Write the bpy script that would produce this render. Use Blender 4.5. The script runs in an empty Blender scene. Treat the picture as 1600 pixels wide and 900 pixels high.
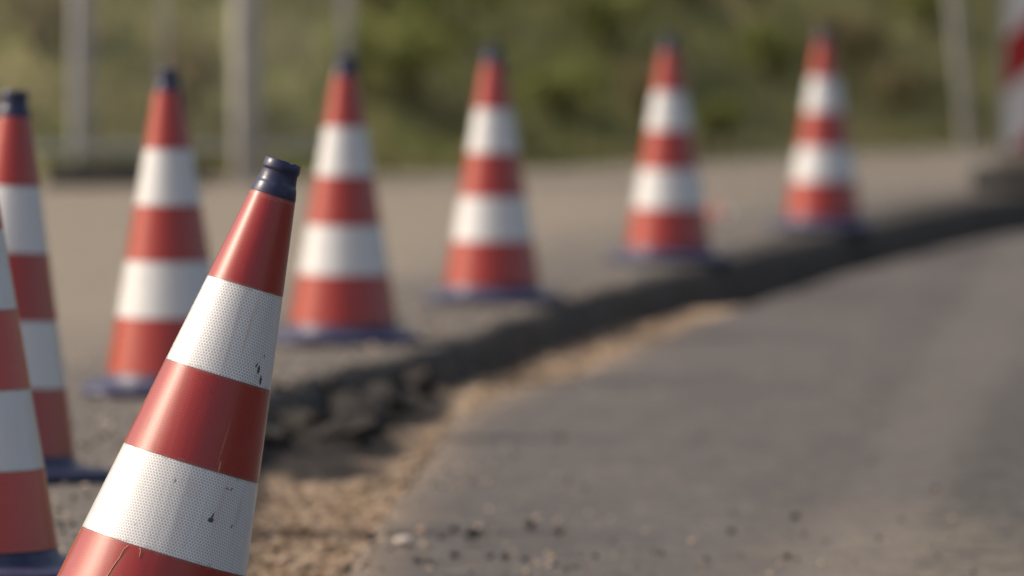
import bpy, bmesh, math, random
from mathutils import Vector, Matrix, noise as mn

random.seed(7)
R = math.radians
scene = bpy.context.scene
COL = scene.collection

# ------------------------------------------------------------------ camera
CAM_H = 1.0376
FPX = 10667.0                                   # 240 mm on a 36 mm sensor, photo 1600 px wide
PITCH = math.atan(510 / FPX)
cam_data = bpy.data.cameras.new("camera")
cam_data.sensor_width = 36.0
cam_data.lens = 240.0
cam_data.clip_start = 0.1
cam_data.clip_end = 3000.0
cam_data.dof.use_dof = True
cam_data.dof.focus_distance = 9.92
cam_data.dof.aperture_fstop = 3.85
cam_data.dof.aperture_blades = 0
cam = bpy.data.objects.new("camera", cam_data)
cam.location = (0, 0, CAM_H)
cam.rotation_euler = (math.pi / 2 - PITCH, 0, 0)
COL.objects.link(cam)
scene.camera = cam

# ------------------------------------------------------------------ light
SUN_EL, SUN_AZ = R(39), R(93)                  # azimuth measured leftwards from the direction towards the camera
to_sun = Vector((-math.sin(SUN_AZ) * math.cos(SUN_EL), -math.cos(SUN_AZ) * math.cos(SUN_EL), math.sin(SUN_EL)))
world = bpy.data.worlds.new("World")
scene.world = world
world.use_nodes = True
wn = world.node_tree
sky = wn.nodes.new("ShaderNodeTexSky")
sky.sky_type = 'NISHITA'
sky.sun_disc = False
sky.sun_elevation = SUN_EL
sky.sun_rotation = math.atan2(to_sun.x, to_sun.y)
sky.dust_density = 6.0
sky.air_density = 1.0
sky.ozone_density = 0.3
wn.links.new(sky.outputs[0], wn.nodes["Background"].inputs[0])
wn.nodes["Background"].inputs[1].default_value = 0.15
sun_data = bpy.data.lights.new("sun", 'SUN')
sun_data.energy = 2.5
sun_data.angle = R(0.5)
sun_data.color = (1.0, 0.985, 0.965)
sun = bpy.data.objects.new("sun", sun_data)
sun.rotation_euler = to_sun.to_track_quat('Z', 'Y').to_euler()
sun.location = (-20, 10, 30)
COL.objects.link(sun)

scene.view_settings.view_transform = 'Standard'
scene.view_settings.look = 'None'
scene.view_settings.gamma = 1.0
scene.view_settings.exposure = 0.06
scene.view_settings.use_white_balance = True
scene.view_settings.white_balance_temperature = 6850
scene.view_settings.white_balance_tint = 10
scene.cycles.use_denoising = True
scene.cycles.use_adaptive_sampling = False
scene.cycles.max_bounces = 8

# ------------------------------------------------------------------ pixel helpers (photo pixels -> world metres)
FWD = Vector((0, math.cos(PITCH), -math.sin(PITCH)))
UP = Vector((0, math.sin(PITCH), math.cos(PITCH)))
RIGHT = Vector((1, 0, 0))
CAMP = Vector((0, 0, CAM_H))


def ray(px, py):
    return FWD + RIGHT * ((px - 800) / FPX) - UP * ((py - 450) / FPX)


def at_depth(px, py, d):
    return CAMP + ray(px, py) * d


def on_plane(px, py, z):
    r = ray(px, py)
    return CAMP + r * ((z - CAM_H) / r.z)


# ------------------------------------------------------------------ object helpers
def link_mesh(name, verts, faces, mats, parent=None, smooth=True, mat_idx=None, attrs=None, uvs=None):
    me = bpy.data.meshes.new(name)
    me.from_pydata([tuple(v) for v in verts], [], faces)
    if not isinstance(mats, (list, tuple)):
        mats = [mats]
    for m in mats:
        me.materials.append(m)
    if mat_idx is not None:
        me.polygons.foreach_set("material_index", mat_idx)
    if smooth:
        me.polygons.foreach_set("use_smooth", [True] * len(me.polygons))
    for an, vals in (attrs or {}).items():
        a = me.attributes.new(an, 'FLOAT', 'POINT')
        a.data.foreach_set("value", vals)
    if uvs is not None:
        uvl = me.uv_layers.new(name="UVMap")
        flat = []
        for p in me.polygons:
            for vi in p.vertices:
                flat += list(uvs(me.vertices[vi].co, p))
        uvl.data.foreach_set("uv", flat)
    me.update()
    o = bpy.data.objects.new(name, me)
    COL.objects.link(o)
    if parent is not None:
        o.parent = parent
    return o


def empty(name, loc=(0, 0, 0)):
    o = bpy.data.objects.new(name, None)
    o.empty_display_size = 0.1
    o.location = loc
    COL.objects.link(o)
    return o


def tag(o, label=None, cat=None, group=None, kind=None):
    if label:
        o["label"] = label
    if cat:
        o["category"] = cat
    if group:
        o["group"] = group
    if kind:
        o["kind"] = kind
    return o


def copy_tree(o):
    c = o.copy()
    COL.objects.link(c)
    for ch in o.children:
        k = ch.copy()
        COL.objects.link(k)
        k.parent = c
        for g in ch.children:
            q = g.copy()
            COL.objects.link(q)
            q.parent = k
    return c


def fbm(x, y, z=0.0, octv=4, lac=2.0, gain=0.5):
    s, a, f = 0.0, 1.0, 1.0
    for _ in range(octv):
        s += a * mn.noise(Vector((x * f, y * f, z + 7.3 * f)))
        a *= gain
        f *= lac
    return s


def box_geo(cx, cy, cz, sx, sy, sz, bev=0.0, M=None):
    bm = bmesh.new()
    bmesh.ops.create_cube(bm, size=1.0)
    for v in bm.verts:
        v.co = Vector((v.co.x * sx, v.co.y * sy, v.co.z * sz))
    if bev > 0:
        bmesh.ops.bevel(bm, geom=bm.edges[:], offset=bev, segments=2, profile=0.5, affect='EDGES')
    for v in bm.verts:
        v.co += Vector((cx, cy, cz))
        if M is not None:
            v.co = M @ v.co
    V = [v.co.copy() for v in bm.verts]
    bm.verts.index_update()
    F = [[v.index for v in f.verts] for f in bm.faces]
    bm.free()
    return V, F


def tube_geo(pts, rad, seg=8, cap=True):
    V, F = [], []
    n = len(pts)
    for i, p in enumerate(pts):
        p = Vector(p)
        a = Vector(pts[max(i - 1, 0)])
        b = Vector(pts[min(i + 1, n - 1)])
        t = (b - a).normalized()
        u = t.cross(Vector((0.3, 0.9, 0.1)) if abs(t.z) > 0.8 else Vector((0, 0, 1))).normalized()
        w = t.cross(u)
        r = rad[i] if isinstance(rad, (list, tuple)) else rad
        for k in range(seg):
            th = 2 * math.pi * k / seg
            V.append(p + u * (r * math.cos(th)) + w * (r * math.sin(th)))
    for i in range(n - 1):
        for k in range(seg):
            F.append([i * seg + k, i * seg + (k + 1) % seg, (i + 1) * seg + (k + 1) % seg, (i + 1) * seg + k])
    if cap:
        F.append(list(range(seg))[::-1])
        F.append([(n - 1) * seg + k for k in range(seg)])
    return V, F


class Bag:
    def __init__(self):
        self.V, self.F = [], []

    def add(self, geo):
        b = len(self.V)
        self.V += geo[0]
        self.F += [[i + b for i in f] for f in geo[1]]


def stone_geo(r, seed, flat=0.7, sub=1, rough=0.35):
    bm = bmesh.new()
    bmesh.ops.create_icosphere(bm, subdivisions=sub, radius=1.0)
    for v in bm.verts:
        n = v.co.normalized()
        k = 1 + rough * mn.noise(n * 1.3 + Vector((seed * 3.1, seed * 1.7, seed)))
        v.co = Vector((n.x * k * r, n.y * k * r * 0.8, n.z * k * r * flat))
    bm.verts.index_update()
    V = [v.co.copy() for v in bm.verts]
    F = [[v.index for v in f.verts] for f in bm.faces]
    bm.free()
    return V, F


# ------------------------------------------------------------------ material helpers
class NT:
    def __init__(self, name):
        self.mat = bpy.data.materials.new(name)
        self.mat.use_nodes = True
        self.t = self.mat.node_tree
        self.b = self.t.nodes["Principled BSDF"]

    def n(self, typ, **kw):
        nd = self.t.nodes.new(typ)
        for k, v in kw.items():
            setattr(nd, k, v)
        return nd

    def link(self, a, b):
        self.t.links.new(a, b)

    def val(self, sock, v):
        if hasattr(v, "is_linked") or hasattr(v, "links"):
            self.link(v, sock)
        else:
            sock.default_value = v

    def math(self, op, a, b=None, c=None, clamp=False):
        nd = self.n("ShaderNodeMath", operation=op)
        nd.use_clamp = clamp
        self.val(nd.inputs[0], a)
        if b is not None:
            self.val(nd.inputs[1], b)
        if c is not None:
            self.val(nd.inputs[2], c)
        return nd.outputs[0]

    def vmath(self, op, a, b=None):
        nd = self.n("ShaderNodeVectorMath", operation=op)
        self.val(nd.inputs[0], a)
        if b is not None:
            self.val(nd.inputs[1], b)
        return nd.outputs["Value"] if op in ("LENGTH", "DOT_PRODUCT", "DISTANCE") else nd.outputs[0]

    def smooth(self, v, lo, hi):
        nd = self.n("ShaderNodeMapRange", interpolation_type='SMOOTHSTEP')
        self.val(nd.inputs[0], v)
        nd.inputs[1].default_value = lo
        nd.inputs[2].default_value = hi
        return nd.outputs[0]

    def noise(self, vec, scale, detail=4.0, rough=0.55, color=False):
        nd = self.n("ShaderNodeTexNoise")
        if vec is not None:
            self.link(vec, nd.inputs["Vector"])
        nd.inputs["Scale"].default_value = scale
        nd.inputs["Detail"].default_value = detail
        nd.inputs["Roughness"].default_value = rough
        return nd.outputs["Color" if color else "Fac"]

    def mix(self, f, a, b, blend='MIX'):
        nd = self.n("ShaderNodeMix", data_type='RGBA', blend_type=blend)
        self.val(nd.inputs[0], f)
        for s, v in ((nd.inputs[6], a), (nd.inputs[7], b)):
            if isinstance(v, (tuple, list)):
                s.default_value = (*v[:3], 1)
            else:
                self.link(v, s)
        return nd.outputs[2]

    def coords(self, kind="Object"):
        return self.n("ShaderNodeTexCoord").outputs[kind]

    def scaled(self, vec, s):
        return self.vmath('MULTIPLY', vec, s)

    def attr(self, name):
        return self.n("ShaderNodeAttribute", attribute_name=name).outputs["Fac"]

    def bump(self, h, strength=0.3, dist=0.005):
        nd = self.n("ShaderNodeBump")
        nd.inputs["Strength"].default_value = strength
        nd.inputs["Distance"].default_value = dist
        self.link(h, nd.inputs["Height"])
        self.link(nd.outputs[0], self.b.inputs["Normal"])

    def set(self, color=None, rough=None, spec=None, metal=None, coat=None):
        for key, v in (("Base Color", color), ("Roughness", rough), ("Specular IOR Level", spec), ("Metallic", metal), ("Coat Weight", coat)):
            if v is None:
                continue
            if isinstance(v, (tuple, list)):
                self.b.inputs[key].default_value = (*v[:3], 1)
            else:
                self.val(self.b.inputs[key], v)
        return self


# ------------------------------------------------------------------ road edge lines (world X as a function of Y)
ROAD_EDGE = [(-60, -0.4), (6, -0.40), (9.9, -0.47), (11.5, -0.58), (13, -0.64), (14.5, -0.65)]
ROAD_EDGE += [(p.y, p.x) for p in (on_plane(x, y, 0.0) for x, y in (
    (423, 628), (522, 585), (649, 552), (740, 525), (860, 481), (1000, 442), (1125, 409), (1350, 355), (1525, 316), (1600, 306)))]
ROAD_EDGE += [(32.2, 3.2), (34.4, 4.7), (38, 8.0), (45, 15), (60, 33)]
ASPH_Z = -0.105
ASPH_EDGE = [(-60, -0.6), (6, -0.5), (9, -0.42), (11, -0.36)]
ASPH_EDGE += [(p.y, p.x) for p in (on_plane(x, y, ASPH_Z) for x, y in (
    (540, 900), (590, 830), (640, 760), (682, 700), (722, 650), (800, 613), (900, 583), (1050, 520), (1200, 467), (1350, 420), (1500, 382), (1600, 364)))]
ASPH_EDGE += [(29.6, 2.62), (32.2, 3.85), (34.4, 5.1), (38, 8.08), (45, 15.08), (60, 33.08)]


def interp(tab, y):
    if y <= tab[0][0]:
        return tab[0][1]
    for i in range(len(tab) - 1):
        y0, x0 = tab[i]
        y1, x1 = tab[i + 1]
        if y <= y1:
            xm = tab[i - 1] if i > 0 else (2 * y0 - y1, 2 * x0 - x1)
            xp = tab[i + 2] if i + 2 < len(tab) else (2 * y1 - y0, 2 * x1 - x0)
            h = y1 - y0
            t = (y - y0) / h
            m0 = (x1 - xm[1]) / (y1 - xm[0]) * h
            m1 = (xp[1] - x0) / (xp[0] - y0) * h
            return ((2 * t**3 - 3 * t**2 + 1) * x0 + (t**3 - 2 * t**2 + t) * m0 + (-2 * t**3 + 3 * t**2) * x1 + (t**3 - t**2) * m1)
    return tab[-1][1]


def road_x(y):
    return interp(ROAD_EDGE, y)


def asph_x(y):
    return interp(ASPH_EDGE, y)


def y_rows(fine, lo=8.0, hi=32.0):
    rows = [-60, -20, -5, 0, 3, 5, 6.5, 7.5]
    n = int((hi - lo) / fine)
    rows += [lo + (hi - lo) * i / n for i in range(n + 1)]
    rows += [hi + d for d in (0.3, 0.8, 1.5, 2.5, 4, 6, 9, 13, 18, 23, 28)]
    return rows


def grid_faces(nr, nc, flip=False):
    F = []
    for i in range(nr - 1):
        for j in range(nc - 1):
            q = [i * nc + j, i * nc + j + 1, (i + 1) * nc + j + 1, (i + 1) * nc + j]
            F.append(q[::-1] if flip else q)
    return F


# ------------------------------------------------------------------ ground materials
def mat_old_road():
    m = NT("old_road_surface")
    P = m.coords()
    ed = m.attr("edge_dist")
    big = m.noise(P, 0.9, 4)
    mid = m.noise(P, 7, 5)
    fine = m.noise(P, 160, 3, 0.7)
    vor = m.n("ShaderNodeTexVoronoi")
    m.link(P, vor.inputs["Vector"])
    vor.inputs["Scale"].default_value = 90
    wob = m.math('MULTIPLY_ADD', big, 1.0, m.math('MULTIPLY_ADD', mid, 0.35, -0.65))
    dust = m.smooth(m.math('ADD', ed, wob), 0.35, 1.5)
    sx = m.n("ShaderNodeSeparateXYZ")
    m.link(P, sx.inputs[0])
    sx_y = sx.outputs[1]
    dust = m.math('MULTIPLY', dust, m.math('MULTIPLY_ADD', m.smooth(sx.outputs[0], 2.4, -0.4), 0.45, 0.55))
    grey = m.mix(m.smooth(mid, 0.3, 0.7), (0.130, 0.117, 0.105), (0.17, 0.153, 0.136))
    tan = m.mix(m.smooth(mid, 0.3, 0.7), (0.23, 0.196, 0.157), (0.29, 0.248, 0.20))
    c = m.mix(dust, grey, tan)
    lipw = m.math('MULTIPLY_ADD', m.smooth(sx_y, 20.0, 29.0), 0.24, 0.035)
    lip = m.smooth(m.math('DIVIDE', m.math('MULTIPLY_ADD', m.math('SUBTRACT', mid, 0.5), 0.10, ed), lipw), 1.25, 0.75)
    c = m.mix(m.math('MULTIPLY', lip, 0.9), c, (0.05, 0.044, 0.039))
    speck = m.mix(m.smooth(fine, 0.35, 0.68), (0.45, 0.45, 0.45), (1.5, 1.45, 1.4))
    c = m.mix(0.6, c, speck, 'MULTIPLY')
    m.set(c, 0.9, 0.25)
    m.bump(m.math('ADD', m.math('MULTIPLY', fine, 0.6), vor.outputs["Distance"]), 0.55, 0.006)
    return m.mat


def mat_cut_face():
    m = NT("road_cut_face")
    P = m.coords()
    a = m.noise(P, 25, 5)
    c = m.mix(m.smooth(a, 0.35, 0.7), (0.06, 0.052, 0.045), (0.14, 0.118, 0.097))
    m.set(c, 0.9, 0.2)
    m.bump(a, 0.8, 0.02)
    return m.mat


def mat_sand():
    m = NT("sandy_gravel")
    P = m.coords()
    cr = m.attr("crumb_shade")  # asphalt crumbs, plus shade painted below the road face
    a = m.noise(P, 9, 5)
    b = m.noise(P, 55, 4, 0.65)
    vor = m.n("ShaderNodeTexVoronoi")
    m.link(P, vor.inputs["Vector"])
    vor.inputs["Scale"].default_value = 60
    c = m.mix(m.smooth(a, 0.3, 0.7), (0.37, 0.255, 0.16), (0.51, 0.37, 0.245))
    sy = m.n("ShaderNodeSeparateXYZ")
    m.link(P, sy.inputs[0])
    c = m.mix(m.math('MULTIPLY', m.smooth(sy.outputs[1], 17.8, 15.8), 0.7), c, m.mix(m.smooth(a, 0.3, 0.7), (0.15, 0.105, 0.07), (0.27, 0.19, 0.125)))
    c = m.mix(m.math('MULTIPLY', m.smooth(b, 0.48, 0.66), 0.55), c, (0.60, 0.49, 0.37))
    c = m.mix(m.math('MULTIPLY', m.smooth(b, 0.46, 0.34), 0.7), c, (0.13, 0.09, 0.06))
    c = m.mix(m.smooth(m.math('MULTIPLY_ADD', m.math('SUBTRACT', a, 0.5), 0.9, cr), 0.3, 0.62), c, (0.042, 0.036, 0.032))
    m.set(c, 0.95, 0.15)
    m.bump(m.math('ADD', b, vor.outputs["Distance"]), 0.7, 0.012)
    return m.mat


def mat_asphalt():
    m = NT("new_asphalt")
    P = m.coords()
    sep = m.n("ShaderNodeSeparateXYZ")
    m.link(P, sep.inputs[0])
    X, Y = sep.outputs[0], sep.outputs[1]
    big = m.noise(m.scaled(P, (1.2, 0.35, 1)), 1.2, 4)
    mid = m.noise(P, 6, 5)
    fine = m.noise(P, 220, 3, 0.75)
    vor = m.n("ShaderNodeTexVoronoi")
    m.link(P, vor.inputs["Vector"])
    vor.inputs["Scale"].default_value = 140
    base = m.mix(m.smooth(big, 0.3, 0.7), (0.077, 0.069, 0.066), (0.112, 0.101, 0.096))
    base = m.mix(m.math('MULTIPLY', m.smooth(mid, 0.35, 0.75), 0.45), base, (0.15, 0.132, 0.118))
    # dusty wheel track curving away on the right, with a darker seam on its left
    t = m.math('SUBTRACT', X, m.math('MULTIPLY_ADD', Y, 0.099, -0.77))
    t = m.math('MULTIPLY_ADD', m.math('SUBTRACT', mid, 0.5), 0.12, t)
    track = m.math('MULTIPLY', m.smooth(t, -0.02, 0.07), m.smooth(t, 0.32, 0.17))
    base = m.mix(m.math('MULTIPLY', track, 0.36), base, (0.165, 0.148, 0.132))
    beyond = m.math('MULTIPLY', m.smooth(t, 0.19, 0.32), m.smooth(Y, 21.0, 16.0))
    base = m.mix(m.math('MULTIPLY', beyond, 0.95), base, (0.048, 0.048, 0.045))
    seam = m.math('MULTIPLY', m.smooth(t, -0.26, -0.06), m.smooth(t, 0.05, -0.03))
    base = m.mix(m.math('MULTIPLY', seam, 0.5), base, (0.075, 0.066, 0.062))
    # crosswise dust streaks left by the roller
    mott = m.noise(P, 13, 4, 0.6)
    base = m.mix(m.math('MULTIPLY', m.smooth(mott, 0.42, 0.7), 0.5), base, (0.155, 0.138, 0.126))
    base = m.mix(m.math('MULTIPLY', m.smooth(mott, 0.5, 0.3), 0.45), base, (0.058, 0.052, 0.05))
    st = m.noise(m.scaled(P, (0.9, 9, 1)), 1.6, 4)
    base = m.mix(m.math('MULTIPLY', m.smooth(st, 0.52, 0.72), 0.3), base, (0.19, 0.160, 0.130))
    grit = m.noise(P, 34, 4, 0.7)
    base = m.mix(m.math('MULTIPLY', m.smooth(grit, 0.5, 0.66), 0.6), base, (0.19, 0.168, 0.148))
    base = m.mix(m.math('MULTIPLY', m.smooth(grit, 0.47, 0.33), 0.7), base, (0.05, 0.045, 0.042))
    # sandy dust carried onto the asphalt at the near right
    dx = m.math('MULTIPLY', m.math('SUBTRACT', X, 0.80), 2.3)
    dy = m.math('MULTIPLY', m.math('SUBTRACT', Y, 13.0), 0.62)
    rr = m.math('SQRT', m.math('ADD', m.math('MULTIPLY', dx, dx), m.math('MULTIPLY', dy, dy)))
    rr = m.math('MULTIPLY_ADD', m.math('SUBTRACT', mid, 0.5), 1.2, rr)
    wav = m.noise(m.scaled(P, (4.0, 9, 1)), 3.4, 6, 0.72)
    patch = m.math('MULTIPLY', m.smooth(rr, 1.0, 0.3), m.smooth(wav, 0.43, 0.57))
    base = m.mix(m.math('MULTIPLY', patch, 0.68), base, (0.25, 0.205, 0.155))
    # thin dust near the sand edge
    ed = m.attr("edge_dist")
    near = m.math('MULTIPLY', m.smooth(m.math('MULTIPLY_ADD', mid, 0.18, ed), 0.24, 0.08), m.math('MULTIPLY_ADD', m.smooth(Y, 22.0, 19.0), 0.5, 0.03))
    base = m.mix(near, base, (0.27, 0.205, 0.145))
    speck = m.mix(m.smooth(fine, 0.32, 0.7), (0.45, 0.45, 0.45), (1.55, 1.5, 1.45))
    base = m.mix(0.55, base, speck, 'MULTIPLY')
    m.set(base, 0.78, 0.35)
    m.bump(m.math('ADD', m.math('MULTIPLY_ADD', grit, 1.6, m.math('MULTIPLY', fine, 0.7)), vor.outputs["Distance"]), 0.6, 0.005)
    return m.mat


def mat_simple(name, c1, c2, scale=12.0, rough=0.7, spec=0.3, metal=0.0, bump=0.2, dist=0.004):
    m = NT(name)
    P = m.coords()
    a = m.noise(P, scale, 5)
    m.set(m.mix(m.smooth(a, 0.3, 0.7), c1, c2), rough, spec, metal)
    if bump:
        m.bump(a, bump, dist)
    return m.mat


M_OLD = mat_old_road()
M_FACE = mat_cut_face()
M_SAND = mat_sand()
M_ASPH = mat_asphalt()
M_SUB = mat_simple("subsoil", (0.2, 0.15, 0.1), (0.28, 0.21, 0.14), 3.0, 0.95)

# ------------------------------------------------------------------ ground sheet to the horizon
S = 900.0
tag(link_mesh("ground", [(-S, -S, -0.38), (S, -S, -0.38), (S, S, -0.38), (-S, S, -0.38)], [[0, 1, 2, 3]], M_SUB, smooth=False), kind="structure")

# ------------------------------------------------------------------ old raised road with its broken edge
rows = y_rows(0.03)
cols = [-0.07, -0.055, -0.04, -0.02, 0.0, 0.012, 0.03, 0.06, 0.1, 0.16, 0.25, 0.4, 0.6, 0.9, 1.3, 2, 3, 5, 9, 18, 40, 80]
colz = [-0.32, -0.15, -0.09, -0.04, -0.008, -0.002]
V, ED = [], []
for y in rows:
    e = road_x(y) + 0.025 * fbm(y * 2.1, 3.0) + 0.012 * fbm(y * 11, 9.0)
    for j, d in enumerate(cols):
        x = e - d
        if j < 4:
            x += 0.022 * fbm(y * 9, d * 60 + 4.0)
        z = colz[j] if j < len(colz) else 0.0
        if 0 <= d < 3:
            z += 0.004 * fbm(x * 4, y * 4, 2.0) * min(1, 0.3 + d)
            z -= 0.006 * max(0.0, fbm(y * 6, 20.0)) * (d < 0.05)
        V.append((x, y, z))
        ED.append(d + 0.3 * min(1.0, max(0.0, 1.0 - abs(y - 12) / 4)))
F = grid_faces(len(rows), len(cols), flip=True)
MI = []
for i in range(len(rows) - 1):
    for j in range(len(cols) - 1):
        MI.append(1 if j < 4 else 0)
tag(link_mesh("old_road", V, F, [M_OLD, M_FACE], mat_idx=MI, attrs={"edge_dist": ED}), kind="structure")

# ------------------------------------------------------------------ sand strip in the cut
HEAPS = [(-0.46, 15.9, 0.20, 0.75, 0.035, 1.2), (-0.33, 17.3, 0.17, 0.75, 0.028, 1.15), (-0.20, 18.15, 0.10, 0.35, 0.02, 0.6),
         (-0.44, 15.1, 0.16, 0.3, 0.04, 0.95), (-0.42, 9.85, 0.13, 0.4, 0.07, 0.0), (-0.56, 12.0, 0.06, 0.8, 0.04, 0.1)]


def sand_z(x, y):
    z = -0.116 + 0.010 * fbm(x * 7, y * 5, 1.0) + 0.005 * fbm(x * 30, y * 24, 5.0, 3)
    for hx, hy, sx, sy, h, c in HEAPS:
        z += h * math.exp(-((x - hx) / sx) ** 2 - ((y - hy) / sy) ** 2) * (0.8 + 0.5 * fbm(x * 9, y * 6, 3.0))
    far = min(1.0, max(0.0, (y - 22.5) / 3))
    z -= 0.11 * far
    z += (1 - min(1.0, max(0.0, (y - 18.5) / 1.5))) * 0.035 * math.exp(-max(0.0, x - road_x(y)) / 0.06) * (0.7 + fbm(y * 4, 8.0))
    return min(z, -0.02)


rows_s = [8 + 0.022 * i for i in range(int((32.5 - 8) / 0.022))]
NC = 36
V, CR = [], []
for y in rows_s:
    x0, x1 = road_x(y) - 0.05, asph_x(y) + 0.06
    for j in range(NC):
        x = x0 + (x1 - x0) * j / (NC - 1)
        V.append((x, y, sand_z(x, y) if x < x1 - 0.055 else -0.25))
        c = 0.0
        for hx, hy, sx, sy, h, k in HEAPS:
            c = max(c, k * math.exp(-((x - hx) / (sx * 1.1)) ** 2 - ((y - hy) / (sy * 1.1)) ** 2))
        if y > 23.2:  # far end darkened in colour, for the unlit face and its shadow
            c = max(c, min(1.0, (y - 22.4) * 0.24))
        c = max(c, 0.95 * math.exp(-(max(0.0, x - road_x(y) - 0.05) / (0.025 + 0.012 * fbm(y * 3, 50.0))) ** 2))  # dark band along the face, its shade on the sand put into the colour
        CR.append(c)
tag(link_mesh("sand_strip", V, grid_faces(len(rows_s), NC), M_SAND, attrs={"crumb_shade": CR}), kind="structure")

# ------------------------------------------------------------------ new asphalt lane
rows_a = y_rows(0.03)
cols_a = [-0.03, -0.012, 0.0, 0.02, 0.05, 0.1, 0.18, 0.3, 0.5, 0.8, 1.2, 1.8, 2.6, 4, 7, 14, 30, 70]
V, ED = [], []
for y in rows_a:
    e = asph_x(y) + 0.016 * fbm(y * 4, 31.0) + 0.01 * fbm(y * 15, 41.0)
    for j, d in enumerate(cols_a):
        z = ASPH_Z + (-0.2 if j == 0 else -0.018 if j == 1 else -0.004 if j == 2 else 0.0)
        if d > 0:
            z += 0.002 * fbm((e + d) * 3, y * 2, 6.0)
        V.append((e + d, y, z))
        ED.append(max(d, 0.0))
tag(link_mesh("new_asphalt", V, grid_faces(len(rows_a), len(cols_a)), M_ASPH, attrs={"edge_dist": ED}), kind="structure")

# ------------------------------------------------------------------ grassy embankment
M_BANK = None


def mat_bank():
    m = NT("bank_earth_and_grass")
    P = m.coords()
    a = m.noise(P, 0.9, 5, 0.6)
    b = m.noise(P, 5, 5, 0.6)
    s = m.math('MULTIPLY_ADD', b, 0.5, m.math('MULTIPLY', a, 0.8))
    c = m.mix(m.smooth(s, 0.5, 0.8), (0.21, 0.215, 0.08), (0.27, 0.23, 0.12))
    m.set(c, 0.95, 0.1)
    m.bump(b, 1.0, 0.08)
    return m.mat


M_BANK = mat_bank()
BA = Vector((-0.64, 34.05, 0))                # base line of the bank
BD = Vector((2.8, 4.4, 0)).normalized()
BASE = [(-60, 24.0), (-8, 30.8), (-3, 32.5), (-0.62, 33.2), (0.65, 34.9), (1.9, 37.0), (2.5, 37.9), (6, 42), (20, 58), (60, 98)]


def bank_y(x):
    return interp(BASE, x)


def bank_h(x, d):
    prof = [(-0.5, -0.02), (0, 0.0), (0.4, 0.09), (1.0, 0.34), (2, 0.80), (4, 1.9), (7, 3.9), (10, 5.2), (30, 6.0), (120, 6.0)]
    for i in range(len(prof) - 1):
        if d <= prof[i + 1][0]:
            t = (d - prof[i][0]) / (prof[i + 1][0] - prof[i][0])
            z = prof[i][1] + t * (prof[i + 1][1] - prof[i][1])
            break
    else:
        z = 6.0
    return z + min(1, max(0, d) * 0.8) * (0.08 * fbm(x * 0.9, d * 0.9, 11.0) + 0.04 * fbm(x * 5, d * 5, 12.0))


xs = [-60, -40, -25, -15, -10, -8] + [-7 + 0.12 * i for i in range(142)] + [10.5, 12, 16, 25, 40, 60]
ds = [-0.5, -0.2, 0, 0.1, 0.2, 0.3] + [0.4 + 0.12 * i for i in range(40)] + [5.5, 6.5, 8, 10, 15, 30, 60, 120]
V = []
for d in ds:
    for x in xs:
        V.append((x - d * 0.35, bank_y(x) + d * 0.94, bank_h(x, d)))
tag(link_mesh("embankment", V, grid_faces(len(ds), len(xs)), M_BANK), kind="structure")


def bank_pt(x, d):
    return Vector((x - d * 0.35, bank_y(x) + d * 0.94, bank_h(x, d)))


def mat_leaf(name, c1, c2, c3, dry=None):
    m = NT(name)
    g = m.n("ShaderNodeNewGeometry").outputs["Random Per Island"]
    P = m.coords()
    a = m.noise(P, 2.2, 3)
    c = m.mix(g, c1, c2)
    c = m.mix(m.smooth(a, 0.36, 0.72), c, c3)
    if dry:
        sx = m.n("ShaderNodeSeparateXYZ")
        m.link(P, sx.inputs[0])
        straw_lift_f = m.math('MULTIPLY', m.smooth(sx.outputs[0], -0.6, 2.6), m.math('MULTIPLY_ADD', a, 0.9, 0.1))  # drier grass to the right, paled to make up for weaker sun there
        c = m.mix(straw_lift_f, c, dry)
    m.set(c, 0.65, 0.25)
    tr = m.n("ShaderNodeBsdfTranslucent")
    m.link(c, tr.inputs[0])
    mx = m.n("ShaderNodeMixShader")
    mx.inputs[0].default_value = 0.45
    m.link(m.b.outputs[0], mx.inputs[1])
    m.link(tr.outputs[0], mx.inputs[2])
    m.link(mx.outputs[0], m.t.nodes["Material Output"].inputs[0])
    return m.mat


M_GRASS = mat_leaf("bank_grass_blades", (0.20, 0.24, 0.075), (0.245, 0.25, 0.10), (0.27, 0.24, 0.125), (0.30, 0.27, 0.155))
M_LEAF = mat_leaf("shrub_leaves", (0.22, 0.26, 0.07), (0.29, 0.31, 0.095), (0.26, 0.26, 0.09))
M_DRYLEAF = mat_leaf("dry_shrub_leaves", (0.27, 0.22, 0.11), (0.32, 0.25, 0.14), (0.22, 0.21, 0.09))
M_WOOD = mat_simple("shrub_wood", (0.07, 0.05, 0.03), (0.12, 0.085, 0.05), 30, 0.9)

# grass: many bent blades, one object
V, F = [], []
for k in range(26000):
    x = random.uniform(-5.5, 8.5)
    d = random.betavariate(1.0, 2.6) * 4.2 + 0.02
    p = bank_pt(x, d)
    if fbm(p.x * 1.1, p.y * 1.1, p.z * 1.1 + 30) < -0.28 and random.random() < 0.8:
        continue
    a = random.uniform(0, 6.283)
    h = random.uniform(0.04, 0.13)
    w = random.uniform(0.006, 0.014)
    dx, dy = math.cos(a), math.sin(a)
    lx, ly = random.uniform(-.5, .5) * h, random.uniform(-.6, .3) * h
    b = len(V)
    V += [(p.x - dx * w, p.y - dy * w, p.z - 0.01), (p.x + dx * w, p.y + dy * w, p.z - 0.01),
          (p.x + dx * w * .7 + lx * .4, p.y + dy * w * .7 + ly * .4, p.z + h * .6), (p.x - dx * w * .7 + lx * .4, p.y - dy * w * .7 + ly * .4, p.z + h * .6),
          (p.x + lx, p.y + ly, p.z + h)]
    F += [[b, b + 1, b + 2, b + 3], [b + 3, b + 2, b + 4]]
tag(link_mesh("grass", V, F, M_GRASS), "rough dry and green grass covering the bank", "grass", kind="stuff")


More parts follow.
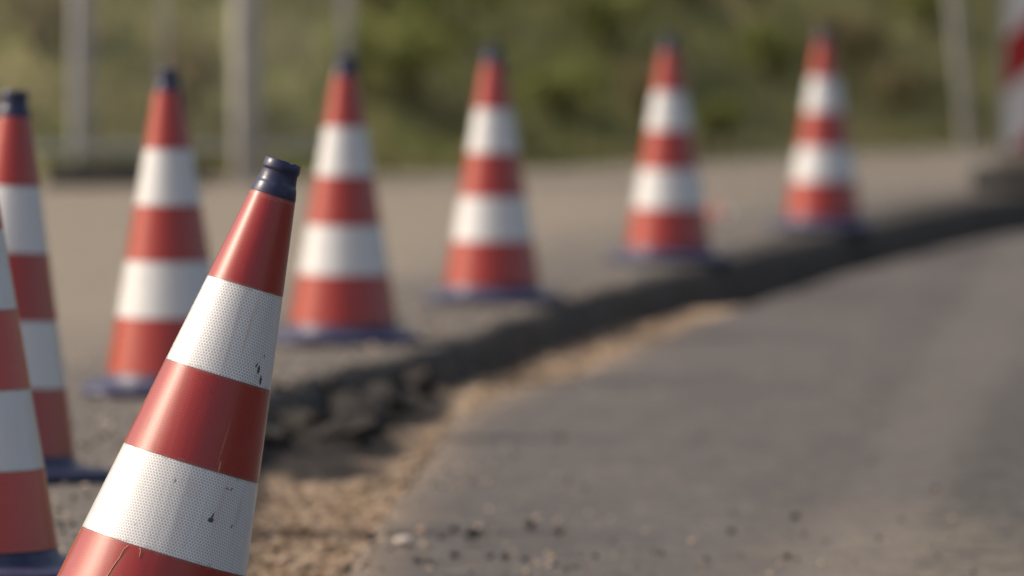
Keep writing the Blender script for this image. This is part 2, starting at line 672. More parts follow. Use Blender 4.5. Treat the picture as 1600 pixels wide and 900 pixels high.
def shrub(px, d, r, h, mat, label, group, nleaf=420, seed=1):
    rnd = random.Random(seed)
    # find the x on the bank that projects to the photo column
    x = (px - 800) / FPX * 36
    for _ in range(12):
        p = bank_pt(x, d)
        x += (px - 800) / FPX * p.y - p.x
    p = bank_pt(x, d)
    root = empty("shrub", p)
    tag(root, label, "shrub", group)
    st = Bag()
    tips = []
    for i in range(7):
        a = rnd.uniform(0, 6.283)
        rr = r * rnd.uniform(0.3, 0.85)
        tip = Vector((math.cos(a) * rr, math.sin(a) * rr, h * rnd.uniform(0.55, 0.95)))
        mid = Vector((tip.x * 0.35, tip.y * 0.35, tip.z * 0.5))
        st.add(tube_geo([(0, 0, -0.03), mid, tip], [0.012, 0.008, 0.004], 5))
        tips += [tip, mid.lerp(tip, 0.5)]
    link_mesh("stem", st.V, st.F, M_WOOD, root)
    V, F = [], []
    clumps = [(t, rnd.uniform(0.22, 0.45) * r) for t in tips]
    for i in range(nleaf):
        c, cr = clumps[rnd.randrange(len(clumps))]
        o = Vector((rnd.gauss(0, 1), rnd.gauss(0, 1), rnd.gauss(0, 0.9))) * (cr * 0.6)
        q = c + o
        n = (o.normalized() + Vector((rnd.uniform(-.7, .7), rnd.uniform(-.7, .7), rnd.uniform(0, .9)))).normalized()
        u = n.orthogonal().normalized()
        u = (Matrix.Rotation(rnd.uniform(0, 6.28), 3, n) @ u)
        w = n.cross(u)
        L = rnd.uniform(0.018, 0.04)
        b = len(V)
        V += [q - u * L, q + w * L * 0.45 + n * 0.004, q + u * L, q - w * L * 0.45 + n * 0.004]
        F += [[b, b + 1, b + 2, b + 3]]
    link_mesh("foliage", V, F, mat, root)
    return root


GREEN = [(640, 0.9, 0.28, 0.42, 1), (700, 1.5, 0.33, 0.5, 2), (880, 0.7, 0.30, 0.36, 3), (905, 1.8, 0.34, 0.5, 4), (960, 1.3, 0.25, 0.42, 5),
         (1130, 0.35, 0.16, 0.22, 6), (1205, 1.1, 0.22, 0.34, 7), (1080, 1.9, 0.28, 0.4, 8), (600, 1.9, 0.3, 0.45, 9), (560, 1.0, 0.25, 0.38, 10), (1450, 1.7, 0.25, 0.35, 11), (780, 1.9, 0.34, 0.5, 15)]
DRY = [(1010, 0.7, 0.22, 0.3, 21), (1330, 1.2, 0.28, 0.35, 22), (1180, 1.9, 0.3, 0.4, 23), (1400, 0.6, 0.2, 0.25, 24), (60, 1.5, 0.25, 0.4, 25), (300, 0.9, 0.25, 0.4, 26)]
for px, d, r, h, s in GREEN:
    shrub(px, d, r, h, M_LEAF, "blurred green shrub growing on the grassy bank behind the cones", "green shrubs on the bank", 520, s)
for px, d, r, h, s in DRY:
    shrub(px, d, r, h, M_DRYLEAF, "blurred brownish dry shrub growing on the grassy bank", "dry shrubs on the bank", 420, s)

# ------------------------------------------------------------------ traffic cones
U = 0.134                                       # one stripe, measured along the axis
Z3 = 0.05
ZB = [Z3, Z3 + U, Z3 + 2 * U, Z3 + 3 * U, Z3 + 4 * U, Z3 + 5.04 * U]
SL = math.tan(R(9.56))
R_TOP = 0.0335


def cone_r(z):
    return R_TOP + (ZB[5] - z) * SL


SINA = math.sin(R(9.56))
COSA = math.cos(R(9.56))


def cone_uv(theta, z):
    s = cone_r(z) / SINA
    ph = theta * SINA
    return (s * math.sin(ph) + 1.0, s * math.cos(ph) + 0.0)


def lathe(profile, seg=72, closed=False, notch=None):
    V, F = [], []
    n = len(profile)
    for r, z in profile:
        for k in range(seg):
            th = 2 * math.pi * k / seg
            zz = z
            if notch and z > notch[2]:
                dth = (th + math.pi) % (2 * math.pi) - math.pi
                if notch[0] < dth < notch[1]:
                    zz -= notch[3]
            V.append((r * math.sin(th), -r * math.cos(th), zz))     # theta 0 faces -Y, positive to +X
    for i in range(n - 1 if not closed else n):
        i2 = (i + 1) % n
        for k in range(seg):
            k2 = (k + 1) % seg
            F.append([i * seg + k, i2 * seg + k, i2 * seg + k2, i * seg + k2])
    return V, F


def uv_cone(co, poly):
    th = math.atan2(co.x, -co.y)
    c = poly.center
    tc = math.atan2(c.x, -c.y)
    if th - tc > math.pi:
        th -= 2 * math.pi
    elif tc - th > math.pi:
        th += 2 * math.pi
    return cone_uv(th, co.z)


def sheeting(name, web, dot, marks=(), rough=0.33, wear=0.35):
    """retroreflective foil: honeycomb of cells, faint vertical drag lines, own scuffs"""
    m = NT(name)
    uv = m.coords("UV")
    s = 1 / 0.0047
    p = m.vmath('MULTIPLY', m.vmath('ADD', uv, (10, 10, 0)), (s, s, 0))
    r3 = math.sqrt(3)

    def cell(off):
        q = m.vmath('ADD', p, off)
        q = m.vmath('MODULO', q, (1, r3, 1e6))
        q = m.vmath('SUBTRACT', q, (0.5, r3 / 2, 0))
        sx = m.n("ShaderNodeSeparateXYZ")
        m.link(q, sx.inputs[0])
        return m.math('SQRT', m.math('ADD', m.math('POWER', m.math('ABSOLUTE', sx.outputs[0]), 2.0), m.math('POWER', m.math('ABSOLUTE', sx.outputs[1]), 2.0)))
    d = m.math('MINIMUM', cell((0, 0, 0)), cell((0.5, r3 / 2, 0)))
    f = m.smooth(d, 0.34, 0.46)
    c = m.mix(f, dot, web)
    streak = m.noise(m.vmath('MULTIPLY', uv, (90, 4, 1)), 1.0, 4)
    blot = m.noise(uv, 22, 5)
    c = m.mix(m.math('MULTIPLY', m.smooth(streak, 0.5, 0.75), wear * 0.5), c, (0.30, 0.22, 0.18))
    c = m.mix(m.math('MULTIPLY', m.smooth(blot, 0.55, 0.75), wear * 0.4), c, (0.33, 0.29, 0.25))
    # grime caught along the joins between the sleeves
    so = m.n("ShaderNodeSeparateXYZ")
    m.link(m.coords(), so.inputs[0])
    fr = m.math('FRACT', m.math('MULTIPLY_ADD', so.outputs[2], 1 / U, 5 - Z3 / U))
    edge = m.math('MULTIPLY', m.math('MINIMUM', fr, m.math('SUBTRACT', 1.0, fr)), U)
    gr = m.noise(uv, 60, 4, 0.65)
    edge = m.math('MULTIPLY_ADD', m.math('SUBTRACT', gr, 0.5), -0.022, edge)
    c = m.mix(m.math('MULTIPLY', m.smooth(edge, 0.004, 0.0), 0.3), c, (0.20, 0.16, 0.14))
    c = m.mix(m.math('MULTIPLY', m.smooth(m.noise(uv, 150, 3, 0.6), 0.66, 0.74), 0.5), c, (0.14, 0.12, 0.11))
    nz = m.noise(uv, 420, 3, 0.7, color=True)
    for (u, v, lu, lv, rot, col, amt) in marks:
        q = m.vmath('SUBTRACT', uv, (u, v, 0))
        q = m.vmath('ADD', q, m.vmath('MULTIPLY', m.vmath('SUBTRACT', nz, (0.5, 0.5, 0.5)), (0.0045, 0.0045, 0)))
        rt = m.n("ShaderNodeVectorRotate", rotation_type='Z_AXIS')
        m.link(q, rt.inputs["Vector"])
        rt.inputs["Angle"].default_value = rot
        q = m.vmath('MULTIPLY', rt.outputs[0], (1 / lu, 1 / lv, 0))
        k = m.smooth(m.vmath('LENGTH', q), 1.0, 0.65)
        c = m.mix(m.math('MULTIPLY', k, amt), c, col)
    rg = m.math('MULTIPLY_ADD', blot, 0.22, rough - 0.11)
    m.set(c, rg, 0.15, coat=1.0)
    m.b.inputs['Coat Roughness'].default_value = 0.2
    m.b.inputs['Coat IOR'].default_value = 1.6
    hh = m.math('ADD', m.math('MULTIPLY', m.noise(m.vmath('MULTIPLY', uv, (28, 3, 1)), 1.0, 3), 1.0), m.math('MULTIPLY', f, 0.03))
    m.bump(hh, 0.35, 0.004)
    return m.mat


WEB, DOT = (0.88, 0.87, 0.85), (0.48, 0.48, 0.50)
RWEB, RDOT = (0.41, 0.026, 0.011), (0.32, 0.016, 0.008)


def navy_mat():
    m = NT("navy_rubber")
    P = m.coords()
    a = m.noise(P, 40, 5)
    sep = m.n("ShaderNodeSeparateXYZ")
    m.link(P, sep.inputs[0])
    c = m.mix(m.smooth(a, 0.35, 0.7), (0.016, 0.019, 0.055), (0.03, 0.034, 0.085))
    c = m.mix(m.math('MULTIPLY', m.smooth(a, 0.55, 0.8), 0.35), c, (0.16, 0.13, 0.11))
    m.set(c, 0.34, 0.5)
    m.bump(a, 0.15, 0.002)
    return m.mat


M_NAVY = navy_mat()
M_NAVYB = mat_simple("dusty_navy_rubber", (0.026, 0.029, 0.078), (0.066, 0.066, 0.115), 22, 0.44, 0.45, bump=0.2, dist=0.003)
M_WHITE = sheeting("white_sheeting", WEB, DOT)
M_RED = sheeting("red_sheeting", RWEB, RDOT, wear=0.12)

CAP_PROFILE = [(R_TOP + 0.0006, ZB[5] - 0.003), (R_TOP + 0.0008, ZB[5]), (0.0312, ZB[5] + 0.0135), (0.0304, ZB[5] + 0.0155),
               (0.0292, ZB[5] + 0.017), (0.0282, ZB[5] + 0.022), (0.0273, ZB[5] + 0.028), (0.0265, ZB[5] + 0.0335), (0.0268, ZB[5] + 0.0352), (0.0276, ZB[5] + 0.0362),
               (0.0279, ZB[5] + 0.039), (0.0270, ZB[5] + 0.0500), (0.0258, ZB[5] + 0.0512), (0.0225, ZB[5] + 0.0505), (0.0215, ZB[5] + 0.048), (0.0215, ZB[5] + 0.02)]


def flange_geo():
    # rounded-square rubber foot with a sloping top, hollow skirt above it
    seg = 96
    levels = [("c", 0.002, 0.0), ("s", 0.205, 0.0), ("s", 0.208, 0.004), ("s", 0.206, 0.018), ("s", 0.200, 0.0215), ("b", 0.55, 0.025), ("c", cone_r(0.029) + 0.003, 0.028),
              ("c", cone_r(0.036) + 0.0005, 0.035), ("c", cone_r(Z3) - 0.001, Z3 - 0.0005), ("c", cone_r(Z3) - 0.006, Z3 + 0.002)]
    V, F = [], []
    for kind, r, z in levels:
        for k in range(seg):
            th = 2 * math.pi * k / seg
            s, c = math.sin(th), -math.cos(th)
            n = 4.2
            sq = 1 / ((abs(s) ** n + abs(c) ** n) ** (1 / n))
            if kind == "s":
                rr = r * min(sq, 1.19)
            elif kind == "b":
                rr = 0.5 * (0.2 * min(sq, 1.19)) + 0.5 * (cone_r(0.03) + 0.004)
            else:
                rr = r
            V.append((rr * s, rr * c, z))
    for i in range(len(levels) - 1):
        for k in range(seg):
            k2 = (k + 1) % seg
            F.append([i * seg + k, i * seg + k2, (i + 1) * seg + k2, (i + 1) * seg + k][::-1])
    return V, F


def band_geo(z0, z1, off):
    # sleeve wall plus two rims with vertices of their own, so that the edges stay crisp
    rings = 5
    a, b = z0 + 0.0002, z1 - 0.0002
    bag = Bag()
    bag.add(lathe([(cone_r(a + (b - a) * i / (rings - 1)) + off, a + (b - a) * i / (rings - 1)) for i in range(rings)], 96))
    bag.add(lathe([(cone_r(a) - 0.004 + off, a), (cone_r(a) + off, a)], 96))
    bag.add(lathe([(cone_r(b) + off, b), (cone_r(b) - 0.004 + off, b)], 96))
    return bag.V, bag.F


def make_cone(mw, mr, notch=None):
    root = empty("traffic_cone")
    names = [("red_band", mr), ("white_band", mw), ("red_band", mr), ("white_band", mw), ("red_band", mr)]
    g = flange_geo()
    link_mesh("base_foot", g[0], g[1], M_NAVYB, root)
    for i, (nm, mt) in enumerate(names):
        g = band_geo(ZB[i], ZB[i + 1], 0.0004 if nm == "red_band" else 0.0)
        link_mesh(nm, g[0], g[1], mt[i] if isinstance(mt, list) else mt, root, uvs=uv_cone)
    g = lathe(CAP_PROFILE, 96, notch=notch)
    link_mesh("cap", g[0], g[1], M_NAVY, root)
    return root


# --- the leaning cone in focus
FD = 9.926
TILT = R(17.0)
P0 = at_depth(341, 585, FD)
rv = (P0 - CAMP).normalized()
upv = (UP - rv * UP.dot(rv)).normalized()
ax = (RIGHT * math.sin(TILT) + upv * math.cos(TILT)).normalized()
yv = (rv - ax * rv.dot(ax)).normalized()
xv = yv.cross(ax)
FM = Matrix((xv, yv, ax)).transposed().to_4x4()
FM.translation = P0 - ax * ZB[3]


def f_local(px, py):
    """(theta, z) on the leaning cone's surface behind a photo pixel"""
    q = FM.inverted() @ at_depth(px, py, FD)
    sx = max(-0.98, min(0.98, q.x / cone_r(q.z)))
    return math.asin(sx), q.z


def mark(px, py, lu, lv, rot, col=(0.02, 0.02, 0.035), amt=0.95):
    u, v = cone_uv(*f_local(px, py))
    return (u, v, lu, lv, rot, col, amt)


DK = (0.02, 0.02, 0.03)
white_marks = [mark(404, 577, 0.0032, 0.0075, 0.1), mark(407, 594, 0.0034, 0.0085, 0.25), mark(413, 556, 0.002, 0.003, 0, DK, 0.7), mark(401, 570, 0.002, 0.005, -0.3),
               mark(330, 809, 0.0058, 0.0048, 0.4), mark(333, 802, 0.0018, 0.006, -0.2), mark(362, 820, 0.0016, 0.0048, -0.3), mark(355, 761, 0.004, 0.0018, 0.2, DK, 0.7), mark(362, 762, 0.0015, 0.004, -0.4, DK, 0.8),
               mark(275, 748, 0.002, 0.0035, 0, DK, 0.6), mark(213, 815, 0.0014, 0.002, 0, DK, 0.45),
               mark(394, 500, 0.004, 0.055, 0.0, (0.55, 0.38, 0.30), 0.3), mark(384, 530, 0.002, 0.05, 0.03, (0.55, 0.36, 0.28), 0.3), mark(344, 790, 0.005, 0.05, 0.0, (0.55, 0.40, 0.32), 0.28),
               mark(318, 800, 0.002, 0.045, 0.0, (0.5, 0.36, 0.3), 0.25), mark(372, 800, 0.006, 0.03, 0.0, (0.4, 0.36, 0.33), 0.25), mark(300, 760, 0.012, 0.02, 0.3, (0.5, 0.48, 0.46), 0.2)]
red_marks = [mark(231, 662, 0.0012, 0.017, -0.12, (0.05, 0.01, 0.01), 0.8), mark(221, 683, 0.001, 0.006, -0.12, (0.05, 0.01, 0.01), 0.7),
             mark(350, 690, 0.0011, 0.042, 0.0, (0.75, 0.30, 0.12), 0.3), mark(343, 728, 0.0012, 0.012, 0.1, (0.75, 0.35, 0.16), 0.7), mark(330, 611, 0.003, 0.003, 0, (0.12, 0.02, 0.02), 0.5),
             mark(413, 613, 0.002, 0.004, 0.2, DK, 0.7), mark(150, 856, 0.0012, 0.03, 0.05, (0.22, 0.02, 0.015), 0.6)]
MW_F = sheeting("white_sheeting_scuffed", WEB, DOT, white_marks)
MR_F = sheeting("red_sheeting_scuffed", (0.37, 0.017, 0.008), (0.28, 0.010, 0.006), red_marks, wear=0.1)
front = make_cone(MW_F, MR_F, notch=(R(22), R(34), ZB[5] + 0.045, 0.0016))
front.matrix_world = FM
tag(front, "sharp red and white traffic cone leaning to the right, close in front", "traffic cone", "traffic cones along the road edge")

# --- the upright row
ROW = [(-46, 858, 0.0, 0.0, 12, "upright cone with the brightest red bands, cut off by the left photo edge"),
       (3, 710, 2.5, 0.4, 40, "cone behind the cut off upright one, its navy foot showing at far left"),
       (263, 583, 0.1, 0.3, 3, "cone whose right side is hidden by the leaning cone"),
       (537, 506, 0.4, 0.5, 8, "cone just to the right of the leaning cone's navy cap"),
       (770, 446, 0.1, -0.3, -6, "cone alone before the greenest part of the bank, third from the right"),
       (1045, 386, 0.1, 0.4, 10, "cone with a bit of red tape beside its foot, second from the right"),
       (1287, 338, 0.1, 0.2, -4, "farthest cone of the row, nearest to the striped beacon")]
proto = make_cone(M_WHITE, M_RED)
M_REDB = sheeting("bright_red_sheeting", (0.56, 0.034, 0.012), (0.45, 0.024, 0.010), wear=0.12)
near_cone = make_cone(M_WHITE, M_REDB)          # the one at the left edge has brighter, more orange red bands
for i, (px, py, lean, back, yaw, label) in enumerate(ROW):
    c = near_cone if i == 0 else proto if i == 1 else copy_tree(proto)
    p = on_plane(px, py, Z3)
    c.location = (p.x - math.tan(R(lean)) * Z3, p.y, 0.004)
    c.rotation_euler = (R(back), R(lean), R(yaw))
    tag(c, label, "traffic cone", "traffic cones along the road edge")

# --- dry straws stuck on the leaning cone
M_STRAW = mat_simple("straw", (0.55, 0.38, 0.2), (0.65, 0.48, 0.28), 80, 0.7, bump=0)


def straw(pix, rad, lift):
    pts = []
    for (px, py), l in zip(pix, lift):
        th, z = f_local(px, py)
        r = cone_r(z) + l
        pts.append(FM @ Vector((r * math.sin(th), -r * math.cos(th), z)))
    g = tube_geo(pts, rad, 6)
    return link_mesh("straw", g[0], g[1], M_STRAW)


tag(straw([(203, 848), (197, 853), (190, 866), (181, 878), (170, 896), (160, 912)], 0.0006, [0.0012, 0.002, 0.001, 0.0012, 0.001, 0.001]),
    "long thin dry straw stuck to the lowest red band of the leaning cone", "straw")
tag(straw([(221, 851), (222, 857), (220, 866)], 0.0005, [0.0012, 0.0016, 0.0012]), "short straw tip beside the long one on the leaning cone", "straw")

# ------------------------------------------------------------------ striped guide beacon on its foot
M_BRED = mat_simple("beacon_red_foil", (0.30, 0.008, 0.008), (0.36, 0.012, 0.011), 20, 0.35, 0.5, bump=0)
M_BWHITE = mat_simple("beacon_white_foil", (0.52, 0.52, 0.52), (0.60, 0.60, 0.60), 20, 0.35, 0.5, bump=0)
M_BGREY = mat_simple("beacon_grey_frame", (0.10, 0.10, 0.105), (0.14, 0.14, 0.145), 20, 0.5)
M_FOOT_LIT = mat_simple("lit_recycled_plastic", (0.13, 0.115, 0.10), (0.20, 0.175, 0.15), 25, 0.85, 0.25)  # paler, the light on the beacon foot's upper block put into the colour
M_FOOTD = mat_simple("dark_recycled_plastic", (0.05, 0.048, 0.045), (0.085, 0.08, 0.075), 25, 0.85, 0.25)  # darker, the shade on the beacon foot's lower block put into the colour
bx, by = 2.34, 31.0
beacon = empty("guide_beacon", (bx, by, 0.0))
beacon.rotation_euler = (0, R(1.0), R(-4))
tag(beacon, "red and white diagonally striped guide beacon cut off by the right photo edge", "beacon")
g = box_geo(0, 0.012, 0.69, 0.262, 0.036, 1.03, 0.012)
link_mesh("beacon_panel", g[0], g[1], M_BGREY, beacon)
g = box_geo(0, 0.012, 0.115, 0.06, 0.034, 0.25, 0.004)
link_mesh("beacon_stem", g[0], g[1], M_BGREY, beacon)
W2, Zlo, Zhi = 0.108, 0.19, 1.19


def clip_band(zl, zh):
    """diagonal strip z in [zl + x, zh + x] cut to the panel's face"""
    pts = [(-W2, zl - W2), (W2, zl + W2), (W2, zh + W2), (-W2, zh - W2)]

    def cut(poly, f):
        out = []
        for a, b in zip(poly, poly[1:] + poly[:1]):
            fa, fb = f(a), f(b)
            if fa >= 0:
                out.append(a)
            if (fa >= 0) != (fb >= 0):
                t = fa / (fa - fb)
                out.append((a[0] + t * (b[0] - a[0]), a[1] + t * (b[1] - a[1])))
        return out
    pts = cut(pts, lambda p: p[1] - Zlo)
    return cut(pts, lambda p: Zhi - p[1]) if len(pts) > 2 else []


z = 0.02
i = 0
while z < 1.4:
    hgt = 0.245 if i % 2 == 0 else 0.285
    poly = clip_band(z, z + hgt - 0.001)
    if len(poly) > 2:
        n = len(poly)
        V = [(x, -0.0085, q) for x, q in poly] + [(x, -0.005, q) for x, q in poly]
        F = [list(range(n)), list(range(n, 2 * n))[::-1]] + [[k, n + k, n + (k + 1) % n, (k + 1) % n] for k in range(n)]
        link_mesh("red_stripe" if i % 2 == 0 else "white_stripe", V, F, M_BRED if i % 2 == 0 else M_BWHITE, beacon, smooth=False)
    z += hgt
    i += 1
foot = empty("beacon_foot", (bx + 0.01, by + 0.0, 0.0))
foot.rotation_euler = (0, 0, R(-12))
tag(foot, "grey recycled plastic foot plate carrying the striped beacon at right edge", "foot plate")
for nm, gg, mt in (("lower_block", box_geo(0, 0, 0.055, 0.48, 0.42, 0.105, 0.012), M_FOOTD), ("upper_block", box_geo(0.04, 0, 0.142, 0.36, 0.34, 0.066, 0.014), M_FOOT_LIT)):
    link_mesh(nm, gg[0], gg[1], mt, foot)

# ------------------------------------------------------------------ fence at the left, posts and feet
M_GALV = mat_simple("galvanised_tube", (0.52, 0.52, 0.51), (0.62, 0.62, 0.6), 15, 0.5, 0.5, 0.4, 0.05)
M_WIRE = mat_simple("galvanised_wire", (0.24, 0.25, 0.24), (0.32, 0.32, 0.31), 15, 0.6, 0.4, 0.2, 0)
M_POST = mat_simple("weathered_post", (0.37, 0.35, 0.32), (0.46, 0.44, 0.40), 6, 0.85, 0.2)
M_POSTD = mat_simple("dull_post", (0.36, 0.34, 0.31), (0.44, 0.42, 0.38), 6, 0.85, 0.2)
M_POSTG = mat_simple("grey_post", (0.34, 0.33, 0.34), (0.42, 0.41, 0.42), 6, 0.8, 0.2)

FY = 32.3
fr = at_depth(541, 200, FY)
fence = empty("mesh_fence_panel", (fr.x, FY, 0.02))
fence.rotation_euler = (0, 0, R(6))
tag(fence, "galvanised wire mesh fence panel standing before the bank at left", "fence panel")
LEN = 3.5
for nm, x in (("end_tube", 0.0), ("end_tube", -LEN), ("middle_tube", -0.86)):
    g = tube_geo([(x, 0, 0.0), (x, 0, 2.02)], 0.030 if nm == "end_tube" else 0.017, 12)
    link_mesh(nm, g[0], g[1], M_GALV, fence)
for nm, zz in (("bottom_rail", 0.14), ("top_rail", 2.0)):
    g = tube_geo([(-LEN + 0.03, 0, zz), (-0.03, 0, zz)], 0.02, 10)
    link_mesh(nm, g[0], g[1], M_GALV, fence)
wb = Bag()
n = int(LEN / 0.036)
for i in range(1, n):
    x = -LEN * i / n
    wb.add(tube_geo([(x, -0.006, 0.15), (x, -0.006, 1.99)], 0.0026, 5, False))
for k in range(12):
    zz = 0.28 + k * 0.15
    wb.add(tube_geo([(-LEN + 0.02, -0.0115, zz), (-0.02, -0.0115, zz)], 0.0026, 5, False))
tag(link_mesh("wire_mesh", wb.V, wb.F, M_WIRE, fence), kind="stuff")


def post(px, depth, w, lean, mat, label, ht=2.3, px_y=250):
    p = at_depth(px, px_y, depth)
    root = empty("post", (p.x, p.y, -0.01))
    root.rotation_euler = (0, R(lean), R(15))
    g = box_geo(0, 0, ht / 2, w, w, ht, 0.008)
    link_mesh("shaft", g[0], g[1], mat, root)
    g = box_geo(0, 0, ht + 0.012, w + 0.02, w + 0.02, 0.024, 0.006)
    link_mesh("post_top", g[0], g[1], mat, root)
    tag(root, label, "post")
    return root


post(127, 32.9, 0.085, 0.4, M_POSTG, "greyish square post behind the mesh fence, above the dark block at left")
post(385, 31.9, 0.115, 0.0, M_POST, "pale brownish square post between the two nearest row cones and their neighbour")
post(1514, 37.4, 0.055, -6.0, M_POSTD, "thin pale post leaning slightly left, beside the striped beacon", px_y=228)
foot2 = empty("fence_foot", (at_depth(195, 280, 31.6).x, 31.6, 0.0))
foot2.rotation_euler = (0, 0, R(4))
tag(foot2, "low dark block lying at the bottom of the mesh fence", "fence foot")
g = box_geo(0, 0, 0.055, 0.74, 0.24, 0.11, 0.015)
link_mesh("block", g[0], g[1], M_FOOTD, foot2)
for sx in (-0.2, 0.0, 0.2):
    g = box_geo(sx, 0, 0.117, 0.07, 0.07, 0.02, 0.006)
    link_mesh("socket", g[0], g[1], M_FOOTD, foot2)

# ------------------------------------------------------------------ scrap of barrier tape behind the second cone from the right
M_TRED = mat_simple("tape_red", (0.55, 0.05, 0.045), (0.62, 0.06, 0.05), 30, 0.3, 0.5, bump=0)
M_TWHITE = mat_simple("tape_white", (0.78, 0.78, 0.78), (0.82, 0.82, 0.82), 30, 0.3, 0.5, bump=0)
tp = on_plane(1118, 356, 0.0)
tape = empty("barrier_tape_scrap", (tp.x, tp.y, 0.006))
tag(tape, "small crumpled scrap of red and white barrier tape right of a cone", "tape")
tape.scale = (0.62, 0.8, 0.9)


def tape_pt(s):
    return Vector((0.16 * s - 0.05, 0.03 * math.sin(s * 9), 0.008 + 0.075 * abs(math.sin(s * 5.2)) * (1 - 0.55 * s)))


for k, (a, b) in enumerate(((0.0, 0.6), (0.6, 0.84))):
    V, F = [], []
    for i in range(9):
        q = tape_pt(a + (b - a) * i / 8)
        V += [q + Vector((0, -0.03, 0)), q + Vector((0.008, 0.03, 0.02)), q + Vector((0.001, 0.03, 0.0212)), q + Vector((0.001, -0.03, 0.0012))]
    for i in range(8):
        for (m0, m1) in ((0, 1), (1, 2), (2, 3), (3, 0)):
            F.append([i * 4 + m0, i * 4 + m1, (i + 1) * 4 + m1, (i + 1) * 4 + m0])
    link_mesh("red_section" if k % 2 == 0 else "white_section", V, F, M_TRED if k % 2 == 0 else M_TWHITE, tape)

# ------------------------------------------------------------------ stones and crumbs
M_SDARK = mat_simple("bitumen_stone", (0.022, 0.021, 0.02), (0.05, 0.046, 0.042), 60, 0.8, 0.3)
M_SPALE = mat_simple("pale_stone", (0.44, 0.33, 0.24), (0.58, 0.46, 0.35), 60, 0.8, 0.3)
M_SWHITE = mat_simple("white_stone", (0.48, 0.42, 0.36), (0.58, 0.52, 0.45), 60, 0.8, 0.3)

dark = [(580, 844, 9), (710, 830, 10), (739, 841, 16), (828, 825, 14), (873, 835, 11), (710, 871, 10), (767, 873, 9), (789, 875, 11), (652, 880, 9), (668, 881, 8), (820, 877, 8),
        (1242, 811, 10), (1143, 833, 9), (1230, 873, 9), (1461, 767, 8), (545, 893, 9), (688, 842, 7), (930, 872, 7), (884, 892, 7), (1034, 866, 6)]
pale = [(599, 842, 8), (660, 834, 13), (661, 855, 8), (749, 827, 8), (839, 814, 8), (857, 868, 8), (566, 887, 10), (580, 898, 8), (1083, 849, 8), (1008, 832, 6), (770, 833, 6), (842, 883, 7), (613, 829, 6), (1488, 812, 6)]


def scatter(lst, mat, label, cat, group, flat):
    for k, (px, py, s) in enumerate(lst):
        p = on_plane(px, py, ASPH_Z)
        r = s * 0.5 * p.y / FPX * 1.45
        g = stone_geo(r, k * 1.37 + len(lst), flat, 2, 0.55)
        o = link_mesh("stone", g[0], g[1], mat, smooth=False)
        o.location = (p.x, p.y, ASPH_Z + r * flat * 0.75)
        o.rotation_euler = (random.uniform(-.3, .3), random.uniform(-.3, .3), random.uniform(0, 6))
        tag(o, label, cat, group)


scatter(dark, M_SDARK, "small dark bitumen stone lying loose on the new asphalt", "stone", "dark stones on the asphalt", 0.75)
scatter(pale, M_SPALE, "small pale brown stone lying loose on the new asphalt", "stone", "pale stones on the asphalt", 0.7)
p = on_plane(632, 853, ASPH_Z)
g = stone_geo(0.019, 77.7, 0.5, 2, 0.4)
o = link_mesh("stone", g[0], g[1], M_SWHITE, smooth=False)
o.location = (p.x, p.y, ASPH_Z + 0.010)
o.rotation_euler = (0, 0.1, -0.2)
tag(o, "flat whitish stone, the brightest on the asphalt near the sand", "stone")

# broken asphalt chunks under the road edge
M_CHUNK = mat_simple("broken_asphalt", (0.025, 0.023, 0.021), (0.06, 0.052, 0.046), 30, 0.9, 0.2, bump=0.6, dist=0.01)
chunk_spots = [(480, 712, 0.12, 0.45), (535, 720, 0.10, 0.42), (610, 668, 0.09, 0.5), (640, 640, 0.08, 0.55), (560, 680, 0.09, 0.5), (440, 690, 0.09, 0.7), (500, 668, 0.08, 0.6), (580, 650, 0.07, 0.55), (545, 690, 0.05, 0.7), (620, 628, 0.06, 0.6), (425, 735, 0.06, 0.6), (660, 610, 0.05, 0.6)]
for k, (px, py, r, fl) in enumerate(chunk_spots):
    p = on_plane(px, py, -0.13)
    g = stone_geo(r, 5.3 + k * 2.1, fl, 2, 0.9)
    o = link_mesh("asphalt_chunk", g[0], g[1], M_CHUNK, smooth=False)
    o.location = (p.x, p.y, sand_z(p.x, p.y) + r * fl * 0.35)
    o.rotation_euler = (random.uniform(-.3, .3), random.uniform(-.3, .3), random.uniform(0, 6))
    tag(o, "dark broken asphalt chunk lying in the sand below the road edge", "asphalt chunk", "broken asphalt chunks under the road edge")

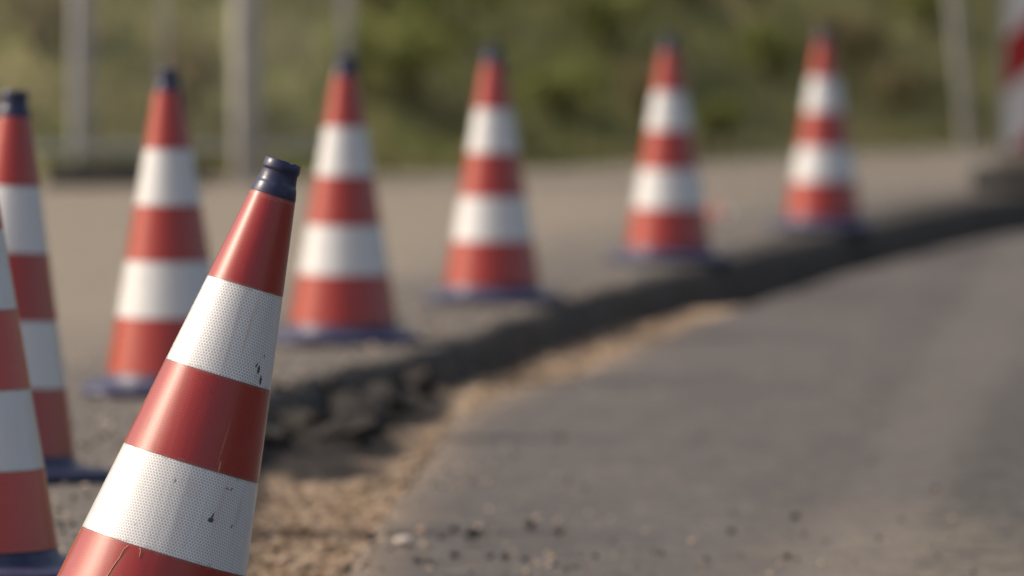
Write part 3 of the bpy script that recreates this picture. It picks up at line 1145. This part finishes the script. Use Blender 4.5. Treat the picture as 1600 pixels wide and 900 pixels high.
# uncountable crumbs and gravel
def gravel(name, n, place, rmin, rmax, mats, label):
    V, F, MI = [], [], []
    protos = [stone_geo(1.0, s * 4.4 + 1, 0.7, 1, 0.5) for s in range(5)]
    small = []
    for pv, pf in protos:
        small.append((pv, pf))
    for k in range(n):
        q = place()
        if q is None:
            continue
        r = rmin + (rmax - rmin) * random.random() ** 3
        pv, pf = small[k % 5]
        a = random.uniform(0, 6.283)
        ca, sa = math.cos(a) * r, math.sin(a) * r
        b = len(V)
        V += [(q[0] + v.x * ca - v.y * sa, q[1] + v.x * sa + v.y * ca, q[2] + v.z * r + r * 0.3) for v in pv]
        F += [[i + b for i in f] for f in pf]
        MI += [random.randrange(len(mats))] * len(pf)
    return tag(link_mesh(name, V, F, mats, smooth=False, mat_idx=MI), label, "gravel", kind="stuff")


def in_sand():
    y = random.uniform(9.0, 22.0) if random.random() < 0.8 else random.uniform(12.3, 15.5)
    x0, x1 = road_x(y) + 0.02, asph_x(y) - 0.005
    x = random.uniform(x0, x1)
    if any(c > 0.5 and math.exp(-((x - hx) / (sx * 1.1)) ** 2 - ((y - hy) / (sy * 1.1)) ** 2) > 0.3 for hx, hy, sx, sy, h, c in HEAPS):
        return None
    return (x, y, sand_z(x, y))


def on_asph():
    y = 10.5 + random.betavariate(1.2, 2.4) * 9
    x = asph_x(y) + 0.01 + random.betavariate(0.8, 3.2) * 2.2
    if random.random() > 0.35 + 0.9 * max(0, fbm(x * 3, y * 1.5, 17.0)):
        return None
    return (x, y, ASPH_Z)


def on_old():
    y = random.uniform(10, 22)
    x = road_x(y) - 0.03 - random.betavariate(0.8, 2.2) * 0.9
    return (x, y, 0.0)


gravel("gravel", 5200, in_sand, 0.003, 0.016, [M_SAND_ST := mat_simple("sand_pebble", (0.26, 0.175, 0.11), (0.40, 0.29, 0.20), 40, 0.9), mat_simple("tan_pebble", (0.30, 0.22, 0.155), (0.46, 0.36, 0.27), 40, 0.9), mat_simple("brown_pebble", (0.16, 0.11, 0.07), (0.24, 0.17, 0.11), 40, 0.9)], "loose pebbles in the sandy strip")
gravel("asphalt_crumbs", 2200, on_asph, 0.0015, 0.0075, [M_SDARK, M_SPALE, M_SDARK, M_SAND_ST], "fine crumbs strewn over the new asphalt")
gravel("road_grit", 2600, on_old, 0.002, 0.010, [M_SPALE, mat_simple("grey_grit", (0.12, 0.105, 0.09), (0.2, 0.17, 0.14), 40, 0.9), M_SDARK], "grit lying on the old road surface near its edge")
